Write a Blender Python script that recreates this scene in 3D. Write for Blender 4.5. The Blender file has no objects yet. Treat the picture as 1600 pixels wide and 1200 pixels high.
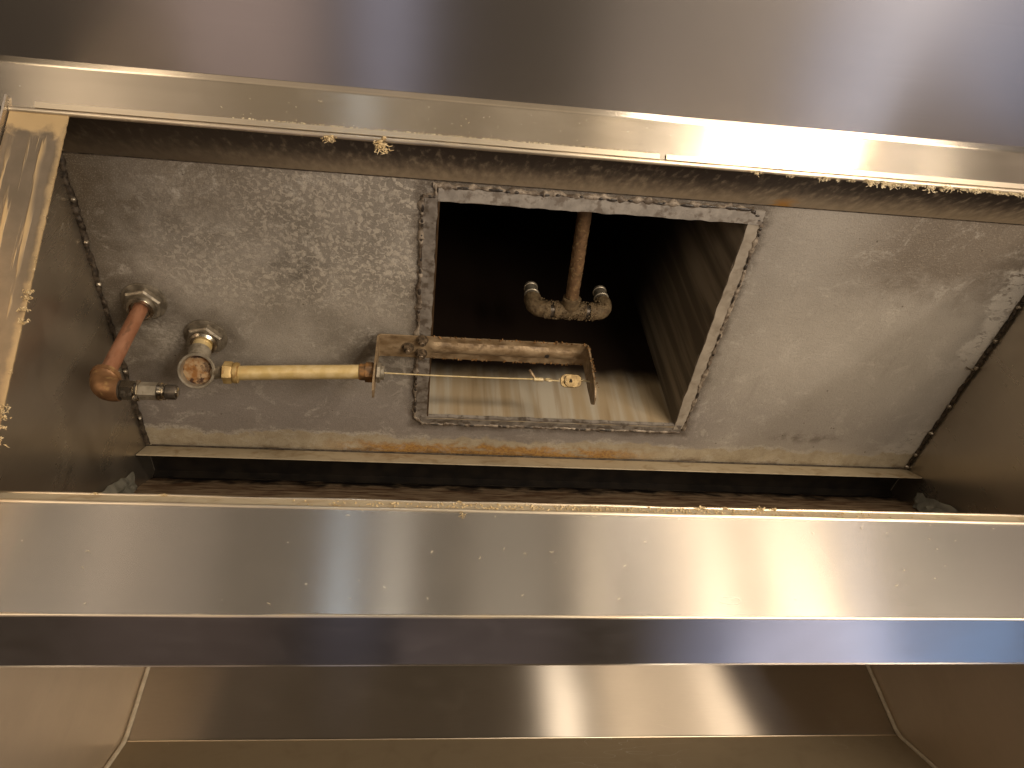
import bpy, bmesh, math, random
from mathutils import Vector, Matrix, noise
R = random.Random(7)
sc = bpy.context.scene
COL = sc.collection

# ------------------------------------------------------------------ camera
pitch, yaw, roll = math.radians(47.714), math.radians(10.461), math.radians(-5.300)
cp, sp, cy, sy, cr, sr = math.cos(pitch), math.sin(pitch), math.cos(yaw), math.sin(yaw), math.cos(roll), math.sin(roll)
fwd = Vector((sy*cp, cy*cp, sp)); rt = Vector((cy, -sy, 0)); up = rt.cross(fwd)
r2 = rt*cr + up*sr; u2 = -rt*sr + up*cr
cam = bpy.data.cameras.new('camera'); cam.sensor_width = 36; cam.lens = 36*1161.6/1600
cam.clip_start = 0.01; cam.clip_end = 100
co = bpy.data.objects.new('camera', cam); COL.objects.link(co)
co.matrix_world = Matrix(((r2.x, u2.x, -fwd.x, 0), (r2.y, u2.y, -fwd.y, 0), (r2.z, u2.z, -fwd.z, 0), (0, 0, 0, 1)))
sc.camera = co

# ------------------------------------------------------------------ world, lamps, exposure
w = bpy.data.worlds.new('World'); sc.world = w; w.use_nodes = True
w.node_tree.nodes['Background'].inputs[0].default_value = (1.0, 0.72, 0.45, 1)
w.node_tree.nodes['Background'].inputs[1].default_value = 0.06
sc.view_settings.view_transform = 'Standard'; sc.view_settings.look = 'None'
sc.view_settings.exposure = 0.0; sc.view_settings.gamma = 1.0
sc.render.engine = 'CYCLES'
sc.cycles.use_denoising = True
sc.cycles.max_bounces = 8; sc.cycles.diffuse_bounces = 4; sc.cycles.glossy_bounces = 6
sc.cycles.sample_clamp_indirect = 4.0; sc.cycles.caustics_reflective = True
sc.cycles.blur_glossy = 0.5

def lamp(name, loc, aim, sx, sz, power, col, roll_deg=0):
    l = bpy.data.lights.new(name, 'AREA'); l.shape = 'RECTANGLE'; l.size = sx; l.size_y = sz
    l.energy = power; l.color = col
    o = bpy.data.objects.new(name, l); COL.objects.link(o)
    d = (Vector(aim)-Vector(loc)).normalized()
    o.matrix_world = Matrix.Translation(loc) @ d.to_track_quat('-Z', 'Y').to_matrix().to_4x4() @ Matrix.Rotation(math.radians(roll_deg), 4, 'Z')
    return o
WARM, COOL = (1.0, 0.80, 0.57), (0.55, 0.66, 1.0)
# the bright twin lamp out in front to the right: key light and the white glint on the upper rail
lamp('kitchen_lamp', (1.36, -1.15, 0.40), (0.3, 0.9, 0.95), 0.20, 0.16, 12.0, WARM)
lamp('kitchen_lamp', (1.06, -1.15, 0.40), (0.3, 0.9, 0.95), 0.10, 0.16, 6.5, WARM)
# broad fill added in front, and added low fills that reach under the trough
lamp('front_fill_light', (0.3, -2.3, 0.1), (0.3, 0.8, 0.7), 4.4, 1.4, 7.5, WARM)
lamp('low_fill_light', (0.1, -1.1, -1.15), (0.25, 0.85, 0.95), 2.6, 1.2, 7.0, WARM)
lamp('low_fill_light', (1.10, -1.2, -0.95), (0.35, 0.9, 0.8), 0.13, 1.0, 18.0, (1.0, 0.87, 0.71))
lamp('low_fill_light', (2.20, -1.2, -0.95), (0.3, 0.9, 0.8), 0.12, 1.0, 18.0, (1.0, 0.85, 0.68))
lamp('low_fill_light', (1.49, -1.2, -0.95), (0.35, 0.9, 0.8), 0.04, 1.0, 2.6, WARM)
lamp('low_fill_light', (-1.35, -1.2, -0.95), (0.0, 0.9, 0.8), 0.24, 1.0, 8.0, WARM)
lamp('low_fill_light', (1.5, -0.6, -0.75), (-0.5, 1.15, 0.50), 0.9, 0.6, 26.0, (1.0, 0.80, 0.58))
# narrow lights added in front, placed to show as upright streaks in the brushed steel
lamp('streak_light', (-0.30, -2.0, 0.85), (0.0, 0.7, 0.5), 0.08, 1.0, 1.8, (0.70, 0.84, 1.0))
lamp('streak_light', (-0.08, -2.0, 1.00), (0.0, 0.7, 0.5), 0.10, 0.4, 1.6, (1.0, 0.92, 0.80))
lamp('streak_light', (-1.1, -2.0, 0.8), (0.0, 0.7, 0.5), 0.5, 0.8, 1.4, (1.0, 0.82, 0.70))
lamp('streak_light', (-1.55, -2.0, 0.75), (0.0, 0.7, 0.5), 0.5, 0.8, 1.6, (1.0, 0.84, 0.72))
lamp('streak_light', (0.42, -2.0, 0.85), (0.1, 0.7, 0.5), 0.35, 0.8, 1.6, (1.0, 0.86, 0.68))
lamp('streak_light', (2.15, -2.0, 0.85), (0.3, 0.7, 0.5), 0.10, 0.9, 1.6, (0.86, 0.84, 1.0))
lamp('streak_light', (0.84, -2.0, 0.75), (0.2, 0.7, 0.5), 0.14, 0.8, 2.6, WARM)
lamp('streak_light', (3.7, -2.0, 0.7), (0.4, 0.7, 0.5), 1.5, 0.8, 12.0, (1.0, 0.80, 0.66))
# added upward lights, cool and rosy, on the near side (seen in the canopy) and the far side (seen in the trough bottom)
def reflection_strip(x, y, wx, ly, L, col): lamp('reflection_fill', (x, y, -1.3), (x, y, 0), wx, ly, L*math.pi*wx*ly, col)
reflection_strip(-0.78, 1.0, 0.62, 2.2, 0.65, (1.0, 0.76, 0.68))
reflection_strip(-0.20, 1.0, 0.24, 2.2, 0.8, (0.74, 0.76, 1.0))
reflection_strip(1.10, 1.0, 0.8, 2.2, 0.22, (1.0, 0.80, 0.66))
reflection_strip(1.98, 0.9, 0.16, 2.2, 1.7, (0.80, 0.84, 1.0))
reflection_strip(2.2, 0.9, 1.2, 2.2, 0.75, COOL)
reflection_strip(0.4, 4.0, 0.9, 2.0, 0.4, (1.0, 0.82, 0.80))
reflection_strip(2.35, 4.0, 0.26, 2.0, 13.0, (0.80, 0.82, 1.0))
reflection_strip(2.2, 4.0, 1.3, 2.0, 2.4, (0.58, 0.68, 1.0))
reflection_strip(3.2, 4.0, 0.35, 2.0, 9.0, (0.30, 0.56, 1.0))

# ------------------------------------------------------------------ node helper
class G:
    def __init__(s, name):
        s.m = bpy.data.materials.new(name); s.m.use_nodes = True
        s.t = s.m.node_tree; s.b = s.t.nodes['Principled BSDF']
        g = s.t.nodes.new('ShaderNodeNewGeometry'); s.P = g.outputs['Position']; s.Nn = g.outputs['Normal']
        sx = s.t.nodes.new('ShaderNodeSeparateXYZ'); s.t.links.new(s.P, sx.inputs[0])
        s.x, s.y, s.z = sx.outputs
    def _in(s, sock, v):
        if isinstance(v, bpy.types.NodeSocket): s.t.links.new(v, sock)
        elif v is not None:
            if isinstance(v, tuple) and len(v) == 3 and sock.type == 'RGBA': v = (*v, 1)
            sock.default_value = v
    def math(s, op, a, b=None, c=None, clamp=False):
        n = s.t.nodes.new('ShaderNodeMath'); n.operation = op; n.use_clamp = clamp
        for i, v in enumerate((a, b, c)): s._in(n.inputs[i], v)
        return n.outputs[0]
    def add(s, a, b): return s.math('ADD', a, b)
    def sub(s, a, b): return s.math('SUBTRACT', a, b)
    def mul(s, a, b): return s.math('MULTIPLY', a, b)
    def mx(s, a, b): return s.math('MAXIMUM', a, b)
    def ss(s, v, a, b, lo=0.0, hi=1.0):
        n = s.t.nodes.new('ShaderNodeMapRange'); n.interpolation_type = 'SMOOTHSTEP'
        if a > b: a, b, lo, hi = b, a, hi, lo
        for i, q in enumerate((v, a, b, lo, hi)): s._in(n.inputs[i], q)
        return n.outputs[0]
    def vec(s, k=(1, 1, 1), off=(0, 0, 0)):
        n = s.t.nodes.new('ShaderNodeVectorMath'); n.operation = 'MULTIPLY_ADD'
        s._in(n.inputs[0], s.P); n.inputs[1].default_value = k; n.inputs[2].default_value = off
        return n.outputs[0]
    def noise(s, scale, detail=4, k=(1, 1, 1), rough=0.55, dist=0.0, off=(0, 0, 0)):
        n = s.t.nodes.new('ShaderNodeTexNoise'); s._in(n.inputs['Vector'], s.vec(k, off))
        n.inputs['Scale'].default_value = scale; n.inputs['Detail'].default_value = detail
        n.inputs['Roughness'].default_value = rough; n.inputs['Distortion'].default_value = dist
        return n.outputs[0]
    def voro(s, scale, feature='F1', k=(1, 1, 1), rand=1.0):
        n = s.t.nodes.new('ShaderNodeTexVoronoi'); n.feature = feature; s._in(n.inputs['Vector'], s.vec(k))
        n.inputs['Scale'].default_value = scale; n.inputs['Randomness'].default_value = rand
        return n.outputs['Distance']
    def mix(s, f, a, b):
        n = s.t.nodes.new('ShaderNodeMix'); n.data_type = 'RGBA'
        s._in(n.inputs[0], f); s._in(n.inputs[6], a); s._in(n.inputs[7], b); return n.outputs[2]
    def lerp(s, f, a, b):
        n = s.t.nodes.new('ShaderNodeMix'); n.data_type = 'FLOAT'
        s._in(n.inputs[0], f); s._in(n.inputs[2], a); s._in(n.inputs[3], b); return n.outputs[0]
    def bump(s, h, strength, dist=0.002):
        n = s.t.nodes.new('ShaderNodeBump'); n.inputs['Strength'].default_value = strength
        n.inputs['Distance'].default_value = dist; s._in(n.inputs['Height'], h)
        s.t.links.new(n.outputs[0], s.b.inputs['Normal']); return n
    def out(s, col=None, rough=None, metal=None, spec=None):
        if col is not None: s._in(s.b.inputs['Base Color'], col)
        if rough is not None: s._in(s.b.inputs['Roughness'], rough)
        if metal is not None: s._in(s.b.inputs['Metallic'], metal)
        if spec is not None: s._in(s.b.inputs['Specular IOR Level'], spec)
        return s.m
    def brushed(s, axis, aniso):
        n = s.t.nodes.new('ShaderNodeVectorMath'); n.operation = 'CROSS_PRODUCT'
        s.t.links.new(s.Nn, n.inputs[0]); n.inputs[1].default_value = axis
        s.t.links.new(n.outputs[0], s.b.inputs['Tangent']); s.b.inputs['Anisotropic'].default_value = aniso

# ------------------------------------------------------------------ materials
def steel(name, col=(0.52, 0.47, 0.41), rough=0.30, axis='X', aniso=0.8, dirt=0.25, dirtcol=(0.16, 0.11, 0.06), specks=0.0, smear=22, met=1.0, bk=0.012, worn=1.0):
    """brushed stainless: a glossy lobe stretched across the brushing, with grease film and specks over it"""
    g = G(name)
    k = {'X': (1, 160, 160), 'Y': (160, 1, 160), 'Z': (160, 160, 1)}[axis]
    av = {'X': (1, 0, 0), 'Y': (0, 1, 0), 'Z': (0, 0, 1)}[axis]
    br = g.noise(6, 3, k)
    br2 = g.noise(1.6, 2, tuple(q*0.5 if q > 1 else 1 for q in k))
    cloud = g.noise(7, 4)
    sm = g.noise(smear, 5, dist=0.6, off=(3, 1, 2))
    d = g.mul(g.ss(sm, 0.45, 0.75), dirt)
    c = g.mix(g.ss(br, 0.3, 0.7), tuple(q*0.98 for q in col), tuple(min(1, q*1.02) for q in col))
    c = g.mix(g.mul(g.ss(cloud, 0.35, 0.7), 0.25), c, tuple(q*0.82 for q in col))
    r = g.add(g.lerp(g.ss(br2, 0.2, 0.8), rough*(1-0.04*worn), rough*(1+0.04*worn)), g.mul(g.ss(cloud, 0.3, 0.8), 0.04*worn))
    wipe = g.noise(30, 3, (0.35, 1.6, 1.6), dist=1.5, off=(2, 7, 5)); r = g.add(r, g.mul(g.mul(g.ss(wipe, 0.52, 0.66), g.ss(g.noise(4, 2, off=(0, 4, 4)), 0.45, 0.6)), 0.016*worn))
    # scratches: thin bright hairlines at odd angles
    sc1 = g.ss(g.math('ABSOLUTE', g.sub(g.noise(16, 1.5, (0.5, 2.2, 1.4), dist=0.4, off=(8, 3, 1)), 0.5)), 0.004, 0.001)
    sc1 = g.mul(sc1, g.ss(g.noise(5, 2, off=(1, 9, 4)), 0.55, 0.66))
    sc1 = g.mul(sc1, worn)
    f = g.math('ADD', d, 1.0-met, clamp=True)
    f = g.math('ADD', f, g.mul(sc1, 0.22), clamp=True)
    pc_ = g.mix(g.math('MINIMUM', g.mul(d, 4.0), 1.0), col, dirtcol)
    pc_ = g.mix(sc1, pc_, (0.6, 0.54, 0.44))
    if specks:
        sp_ = g.ss(g.noise(240, 2, (0.6, 1, 1)), 0.73, 0.78)
        sp_ = g.mul(g.mul(sp_, g.ss(g.noise(9, 2, off=(5, 5, 5)), 0.46, 0.62)), specks)
        f = g.mx(f, sp_); pc_ = g.mix(sp_, pc_, (0.75, 0.66, 0.48))
    g.out(pc_, 0.55, 0.0, 0.4)
    gl = g.t.nodes.new('ShaderNodeBsdfAnisotropic'); gl.distribution = 'GGX'
    g._in(gl.inputs['Color'], c); g._in(gl.inputs['Roughness'], r); gl.inputs['Anisotropy'].default_value = -aniso
    n = g.t.nodes.new('ShaderNodeVectorMath'); n.operation = 'CROSS_PRODUCT'
    g.t.links.new(g.Nn, n.inputs[0]); n.inputs[1].default_value = av; g.t.links.new(n.outputs[0], gl.inputs['Tangent'])
    bp = g.bump(br, bk, 0.0006); g.t.links.new(bp.outputs[0], gl.inputs['Normal'])
    mx_ = g.t.nodes.new('ShaderNodeMixShader'); g._in(mx_.inputs[0], f)
    g.t.links.new(gl.outputs[0], mx_.inputs[1]); g.t.links.new(g.b.outputs[0], mx_.inputs[2])
    g.t.links.new(mx_.outputs[0], g.t.nodes['Material Output'].inputs['Surface'])
    return g.m

M = {}
M['canopy'] = steel('canopy_brushed_steel', (0.40, 0.375, 0.36), 0.26, 'X', 0.45, 0.0, bk=0.0, worn=0.12, met=0.97)
M['rail'] = steel('rail_brushed_steel', (0.50, 0.445, 0.37), 0.20, 'X', 0.58, 0.08, specks=0.9)
M['rail_low'] = steel('trough_brushed_steel', (0.39, 0.372, 0.345), 0.255, 'X', 0.73, 0.04, (0.30, 0.25, 0.18), specks=0.8, worn=0.4, bk=0.02, met=0.86)
M['lip'] = steel('trough_lip_steel', (0.30, 0.275, 0.265), 0.25, 'X', 0.62, 0.05, worn=0.4)
M['hem'] = steel('hem_steel', (0.66, 0.58, 0.46), 0.35, 'X', 0.4, 0.25, (0.45, 0.30, 0.12))
M['endwall'] = steel('plenum_end_steel', (0.50, 0.445, 0.37), 0.27, 'Z', 0.35, 0.20, (0.17, 0.132, 0.085), smear=7, met=0.93)
M['rear'] = steel('rear_panel_steel', (0.52, 0.46, 0.39), 0.31, 'X', 0.85, 0.03)
M['rearside'] = steel('rear_side_steel', (0.76, 0.64, 0.49), 0.42, 'Z', 0.3, 0.1, (0.34, 0.25, 0.16), smear=5, met=0.75)
M['rearlow'] = steel('rear_sloped_steel', (0.40, 0.32, 0.21), 0.5, 'X', 0.3, 0.08, met=0.5)
M['flange'] = steel('flange_steel', (0.50, 0.43, 0.31), 0.5, 'X', 0.3, 0.22, (0.26, 0.18, 0.095), smear=34, met=0.35)

def mat_ceiling():
    g = G('corroded_plenum_ceiling')
    x, y = g.x, g.y
    n1 = g.noise(9, 5); n2 = g.noise(34, 5, rough=0.6); n3 = g.noise(170, 4, rough=0.7); n4 = g.noise(480, 2, rough=0.7); nl = g.noise(3.5, 3, off=(7, 2, 0))
    wob = g.mul(g.sub(n2, 0.5), 0.10)
    base = g.mix(g.ss(n1, 0.3, 0.7), (0.22, 0.20, 0.172), (0.34, 0.314, 0.28))
    right = g.ss(x, 0.48, 0.62)
    base = g.mix(right, base, g.mix(g.ss(nl, 0.35, 0.65), (0.38, 0.352, 0.315), (0.44, 0.41, 0.37)))
    # blotches and crystal spots of white oxide on the left panel
    spots = g.ss(g.noise(135, 4.0, dist=0.6, rough=0.6), 0.50, 0.60)
    spots2 = g.ss(g.voro(70), 0.36, 0.20)
    reg = g.mul(g.ss(x, -0.48, -0.30), g.ss(x, 0.06, -0.01))
    reg = g.mul(reg, g.ss(g.add(y, wob), 0.80, 0.66))
    reg = g.mul(reg, g.ss(nl, 0.30, 0.55))
    c = g.mix(g.mul(g.mul(g.mx(spots, g.mul(spots2, 0.7)), reg), 0.68), base, (0.60, 0.55, 0.475))
    # weaker spots toward the opening and lower left
    edge = g.mul(g.ss(x, -0.25, -0.02), g.ss(x, 0.02, -0.01))
    c = g.mix(g.mul(g.mul(g.ss(g.noise(46, 4, dist=0.8), 0.52, 0.60), edge), g.mul(g.ss(y, 0.75, 0.86), 0.75)), c, (0.47, 0.44, 0.39))
    # brown grime at the far left, and darker brown at the upper left
    c = g.mix(g.mul(g.ss(g.add(x, wob), -0.40, -0.50), 0.75), c, (0.075, 0.056, 0.034))
    c = g.mix(g.mul(g.mul(g.ss(x, 0.0, -0.4), g.ss(g.add(y, wob), 0.66, 0.51)), 0.6), c, (0.09, 0.066, 0.040))
    # purple-grey zone along the back
    c = g.mix(g.mul(g.ss(g.add(y, wob), 0.84, 0.98), g.lerp(right, 0.75, 0.30)), c, (0.25, 0.225, 0.215))
    # blotch
    bl = g.math('SQRT', g.add(g.math('POWER', g.mul(g.add(x, 0.205), 1.0), 2.0), g.math('POWER', g.mul(g.sub(y, 0.672), 1.6), 2.0)))
    c = g.mix(g.mul(g.mul(g.ss(bl, 0.085, 0.02), g.ss(n2, 0.42, 0.62)), 0.55), c, (0.075, 0.066, 0.055))
    bl2 = g.math('SQRT', g.add(g.math('POWER', g.mul(g.sub(x, 0.775), 0.55), 2.0), g.math('POWER', g.mul(g.sub(y, 1.005), 2.4), 2.0)))
    c = g.mix(g.mul(g.mul(g.ss(bl2, 0.06, 0.01), g.ss(n2, 0.42, 0.62)), 0.6), c, (0.10, 0.08, 0.06))
    # brown curly film at the front right
    fr = g.mul(g.ss(x, 0.62, 0.8), g.ss(g.add(y, wob), 0.70, 0.58))
    c = g.mix(g.mul(fr, 0.72), c, (0.125, 0.095, 0.068))
    curl = g.ss(g.noise(85, 2, dist=2.5, off=(1, 4, 0)), 0.55, 0.62)
    c = g.mix(g.mul(g.mul(curl, fr), 0.42), c, (0.30, 0.26, 0.21))
    # white crust at the right seam and the back
    cr_ = g.ss(g.add(x, g.mul(wob, 1.1)), 0.975, 1.0)
    cr_ = g.mul(cr_, g.ss(y, 0.83, 0.76))
    cr2 = g.mul(g.ss(g.add(g.add(x, g.mul(y, 0.9)), g.mul(wob, 1.2)), 1.83, 1.95), g.ss(y, 0.86, 0.93))
    crust = g.mx(cr_, g.mul(cr2, 0.8))
    holes = g.ss(g.noise(60, 3, (1, 1.6, 1), dist=1.0), 0.62, 0.56)
    c = g.mix(g.mul(g.mul(crust, holes), 0.9), c, (0.62, 0.585, 0.53))
    scr = g.ss(g.noise(40, 4, (1.8, 0.8, 1), dist=1.4, off=(2, 2, 2)), 0.60, 0.66)
    scr = g.mul(scr, g.mul(g.mul(g.ss(x, 0.5, 0.54), g.ss(x, 0.78, 0.56)), g.ss(y, 0.72, 0.92)))
    c = g.mix(g.mul(scr, 0.55), c, (0.46, 0.43, 0.385))
    # cleaner cream strip behind a jagged salt line, and rust
    yb = g.add(g.add(y, g.mul(wob, 0.45)), g.mul(g.sub(g.noise(5, 2), 0.5), 0.05))
    c = g.mix(g.mul(g.ss(yb, 1.038, 1.046), 0.9), c, g.mix(g.ss(n2, 0.35, 0.7), (0.45, 0.395, 0.295), (0.36, 0.305, 0.215)))
    line = g.mul(g.mul(g.ss(yb, 1.030, 1.037), g.ss(yb, 1.047, 1.039)), g.ss(g.noise(11, 3, off=(2, 8, 0)), 0.35, 0.6))
    c = g.mix(g.mul(g.mul(line, 0.75), g.ss(n3, 0.3, 0.6)), c, (0.54, 0.51, 0.45))
    ru = g.mul(g.ss(g.add(y, g.mul(wob, 0.6)), 1.052, 1.070), g.mul(g.ss(x, -0.22, -0.05), g.ss(x, 0.52, 0.36)))
    ru = g.mul(ru, g.ss(g.noise(17, 4, (1, 2.5, 1), off=(0, 3, 1)), 0.33, 0.48))
    c = g.mix(g.mul(ru, 0.92), c, g.mix(g.ss(n3, 0.4, 0.65), (0.44, 0.245, 0.055), (0.24, 0.115, 0.03)))
    dk = g.mul(g.ss(g.add(y, g.mul(wob, 0.3)), 1.072, 1.084), g.ss(g.noise(12, 4, off=(9, 1, 1)), 0.46, 0.6))
    c = g.mix(g.mul(dk, 0.7), c, (0.10, 0.055, 0.02))
    c = g.mix(g.mul(g.ss(n3, 0.58, 0.75), 0.18), c, (0.42, 0.39, 0.35))
    c = g.mix(g.mul(g.ss(n3, 0.42, 0.25), 0.30), c, (0.09, 0.08, 0.07))
    # burn and grease halo round the duct frame and the two ceiling fittings
    dx = g.sub(g.math('ABSOLUTE', g.sub(x, 0.254)), 0.262); dy = g.sub(g.math('ABSOLUTE', g.sub(y, 0.757)), 0.245)
    df = g.add(g.mx(dx, dy), g.mul(wob, 0.35))
    c = g.mix(g.mul(g.ss(df, 0.020, 0.002), 0.72), c, (0.085, 0.066, 0.05))
    for fx, fy in ((-0.441, 0.751), (-0.357, 0.817), (-0.075, 0.83)):  # third spot darkens the ceiling at the bracket's left end
        dd = g.math('SQRT', g.add(g.math('POWER', g.sub(x, fx), 2.0), g.math('POWER', g.sub(y, fy), 2.0)))
        c = g.mix(g.mul(g.ss(g.add(dd, g.mul(wob, 0.6)), 0.075, 0.030), 0.55), c, (0.095, 0.078, 0.060))
    # runs and scuffs dragged toward the back
    run = g.mul(g.ss(g.noise(30, 4, (1.6, 0.22, 1), dist=0.8, off=(4, 0, 1)), 0.54, 0.68), g.ss(g.noise(6, 2, off=(3, 3, 8)), 0.42, 0.6))
    c = g.mix(g.mul(run, 0.10), c, (0.14, 0.118, 0.095))
    wsh = g.mul(g.ss(g.noise(15, 6, rough=0.7, dist=1.0, off=(6, 1, 2)), 0.52, 0.66), 0.45)
    c = g.mix(g.mul(wsh, g.ss(n3, 0.35, 0.6)), c, (0.58, 0.55, 0.50))
    c = g.mix(g.mul(g.ss(n4, 0.50, 0.72), 0.30), c, (0.50, 0.46, 0.40))
    c = g.mix(g.mul(g.ss(n4, 0.48, 0.28), 0.38), c, (0.10, 0.088, 0.075))
    # dents of dark pinholes
    pin = g.mul(g.ss(g.voro(26), 0.055, 0.03), 0.7)
    c = g.mix(pin, c, (0.06, 0.045, 0.03))
    h = g.add(g.mul(n2, 0.5), g.add(g.mul(n3, 0.5), g.mul(g.mul(spots, reg), 0.25)))
    h = g.add(h, g.add(g.mul(g.mul(curl, fr), 0.35), g.mul(g.mul(crust, holes), 0.8)))
    g.bump(g.add(h, g.mul(n4, 0.25)), 0.5, 0.003)
    return g.out(c, g.lerp(g.ss(n2, 0.3, 0.7), 0.48, 0.66), 0.15, 0.4)
M['ceiling'] = mat_ceiling()

def mat_front():
    g = G('shaded_front_slope')
    st = g.noise(70, 4, (1.6, 0.7, 0.7), off=(1, 0, 0)); n = g.noise(20, 4)
    t = g.ss(g.add(g.y, g.mul(g.sub(st, 0.5), 0.05)), 0.440, 0.510)
    c = g.mix(t, (0.055, 0.042, 0.035), (0.50, 0.41, 0.29))  # rail's shade painted in, darker toward the front edge
    c = g.mix(g.mul(g.ss(st, 0.52, 0.75), 0.35), c, (0.55, 0.47, 0.34))
    c = g.mix(g.mul(g.ss(g.x, -0.05, -0.40), 0.75), c, (0.040, 0.028, 0.016))  # darker toward the left end
    rx = g.math('ABSOLUTE', g.sub(g.x, 0.535))
    ru = g.mul(g.ss(g.add(rx, g.mul(g.sub(g.noise(70, 3), 0.5), 0.03)), 0.025, 0.005), g.ss(g.y, 0.475, 0.502))
    c = g.mix(ru, c, (0.62, 0.32, 0.07))
    g.bump(st, 0.25, 0.002)
    return g.out(c, 0.5, 0.3, 0.4)
M['front'] = mat_front()

def mat_pan():
    g = G('shaded_grease_pan')
    st = g.noise(9, 6, (1.6, 12, 12), rough=0.7, dist=0.8); n = g.noise(26, 5)
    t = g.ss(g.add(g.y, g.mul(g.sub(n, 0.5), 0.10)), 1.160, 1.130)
    c = g.mix(t, (0.006, 0.004, 0.003), g.mix(g.ss(st, 0.38, 0.62), (0.085, 0.044, 0.022), (0.27, 0.205, 0.135)))  # brown grease, with the slot's shade painted black toward the back
    g.bump(g.add(st, n), 0.3, 0.003)
    return g.out(c, g.lerp(n, 0.35, 0.65), 0.0, 0.35)
M['pan'] = mat_pan()

def plain(name, a, b, scale=40, rough=0.55, metal=0.0, bump=0.2, spots=None, spotcol=(0, 0, 0), spec=0.5, k=(1, 1, 1), dist=0.0005, spotr=(0.55, 0.65), spotscale=None):
    g = G(name); n = g.noise(scale, 4, k); n3 = g.noise(scale*4, 3)
    c = g.mix(g.ss(n, 0.35, 0.65), a, b)
    m = metal
    if spots:
        s_ = g.mul(g.ss(g.noise(spotscale or scale*1.3, 4, k, off=(4, 4, 4)), *spotr), spots)
        c = g.mix(s_, c, spotcol)
        if metal: m = g.lerp(s_, metal, metal*0.3)
    g.bump(g.add(n, n3), bump, dist)
    return g.out(c, g.lerp(n3, rough*0.85, min(1, rough*1.15)), m, spec)
M['black'] = plain('painted_shade_black', (0.008, 0.006, 0.005), (0.022, 0.016, 0.011), 30, 0.6)  # stands in for shade in the recess and at the duct top
M['seam'] = plain('dark_weld_seam', (0.022, 0.016, 0.011), (0.085, 0.066, 0.048), 160, 0.5, 0.3, 0.6, dist=0.001)
M['bead'] = plain('weld_bead_metal', (0.20, 0.17, 0.13), (0.36, 0.32, 0.26), 200, 0.35, 0.7, 0.2)
M['frame'] = plain('grey_frame_scale', (0.17, 0.15, 0.13), (0.27, 0.245, 0.22), 60, 0.6, 0.1, 0.5, 0.85, (0.085, 0.066, 0.05), spotr=(0.48, 0.64))
M['frame_front'] = plain('pale_frame_scale', (0.22, 0.20, 0.178), (0.31, 0.285, 0.255), 60, 0.6, 0.1, 0.5, 0.8, (0.12, 0.095, 0.075), spotr=(0.50, 0.66))
M['frame_right'] = plain('beige_frame_scale', (0.28, 0.245, 0.20), (0.36, 0.32, 0.265), 40, 0.6, 0.1, 0.4, 0.5, (0.17, 0.135, 0.10), spotr=(0.54, 0.70))
M['nut'] = plain('grimy_nut', (0.13, 0.112, 0.086), (0.24, 0.21, 0.165), 70, 0.45, 0.5, 0.3, 0.5, (0.06, 0.045, 0.03))
M['caulk'] = plain('highlight_caulk', (0.50, 0.43, 0.32), (0.62, 0.54, 0.41), 60, 0.4)  # caulk paled so its colour carries the bead's bright highlight
M['crust'] = plain('weld_crust', (0.09, 0.068, 0.050), (0.32, 0.27, 0.215), 55, 0.55, 0.1, 0.5, 0.7, (0.07, 0.045, 0.03))
M['blister'] = plain('dark_blister', (0.022, 0.018, 0.015), (0.055, 0.045, 0.038), 200, 0.35)
M['copper'] = plain('dull_copper', (0.29, 0.130, 0.070), (0.385, 0.195, 0.118), 60, 0.55, 0.45, 0.3, 0.8, (0.14, 0.066, 0.034), k=(1, 1, 0.35), spotr=(0.48, 0.66))
M['bronze'] = plain('greasy_bronze', (0.17, 0.085, 0.038), (0.25, 0.135, 0.062), 60, 0.45, 0.5, 0.3, 0.6, (0.42, 0.27, 0.11), spotr=(0.58, 0.70))
M['chrome'] = plain('nickel_plate', (0.38, 0.345, 0.285), (0.54, 0.495, 0.415), 60, 0.25, 1.0, 0.08, 0.35, (0.16, 0.12, 0.06))
M['nickel_dull'] = plain('tarnished_nickel', (0.26, 0.23, 0.18), (0.40, 0.36, 0.29), 70, 0.42, 0.6, 0.15, 0.5, (0.11, 0.085, 0.05))
M['tip'] = plain('dark_nozzle_tip', (0.05, 0.042, 0.033), (0.12, 0.10, 0.08), 80, 0.4, 0.6)
M['conduit'] = plain('yellowed_conduit', (0.50, 0.375, 0.16), (0.60, 0.48, 0.26), 50, 0.42, 0.25, 0.3, 0.6, (0.42, 0.27, 0.09), spotr=(0.54, 0.74), spotscale=38)
M['gold'] = plain('greasy_brass', (0.34, 0.23, 0.085), (0.50, 0.37, 0.17), 60, 0.5, 0.4, 0.3, 0.6, (0.22, 0.11, 0.03))
M['link_brass'] = plain('link_brass', (0.20, 0.135, 0.052), (0.36, 0.26, 0.12), 130, 0.5, 0.4, 0.5, 0.6, (0.09, 0.055, 0.02))
M['rust'] = plain('cup_rust', (0.22, 0.095, 0.022), (0.36, 0.25, 0.14), 85, 0.7, 0.0, 0.6, 1.0, (0.045, 0.018, 0.008), spotr=(0.50, 0.60), spotscale=50)
M['rustdark'] = plain('dark_rust', (0.10, 0.055, 0.022), (0.26, 0.13, 0.04), 90, 0.6, 0.2, 0.5)
M['bracket'] = plain('greasy_bracket', (0.21, 0.145, 0.080), (0.34, 0.255, 0.16), 55, 0.5, 0.3, 0.5, 0.8, (0.10, 0.062, 0.030), k=(0.6, 1, 1), spotr=(0.48, 0.66), dist=0.0012)
M['bolt'] = plain('grimy_bolt', (0.07, 0.052, 0.036), (0.20, 0.15, 0.10), 120, 0.45, 0.5, 0.4)
M['cable'] = plain('greasy_cable', (0.50, 0.40, 0.20), (0.60, 0.50, 0.32), 120, 0.5, 0.3)
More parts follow.
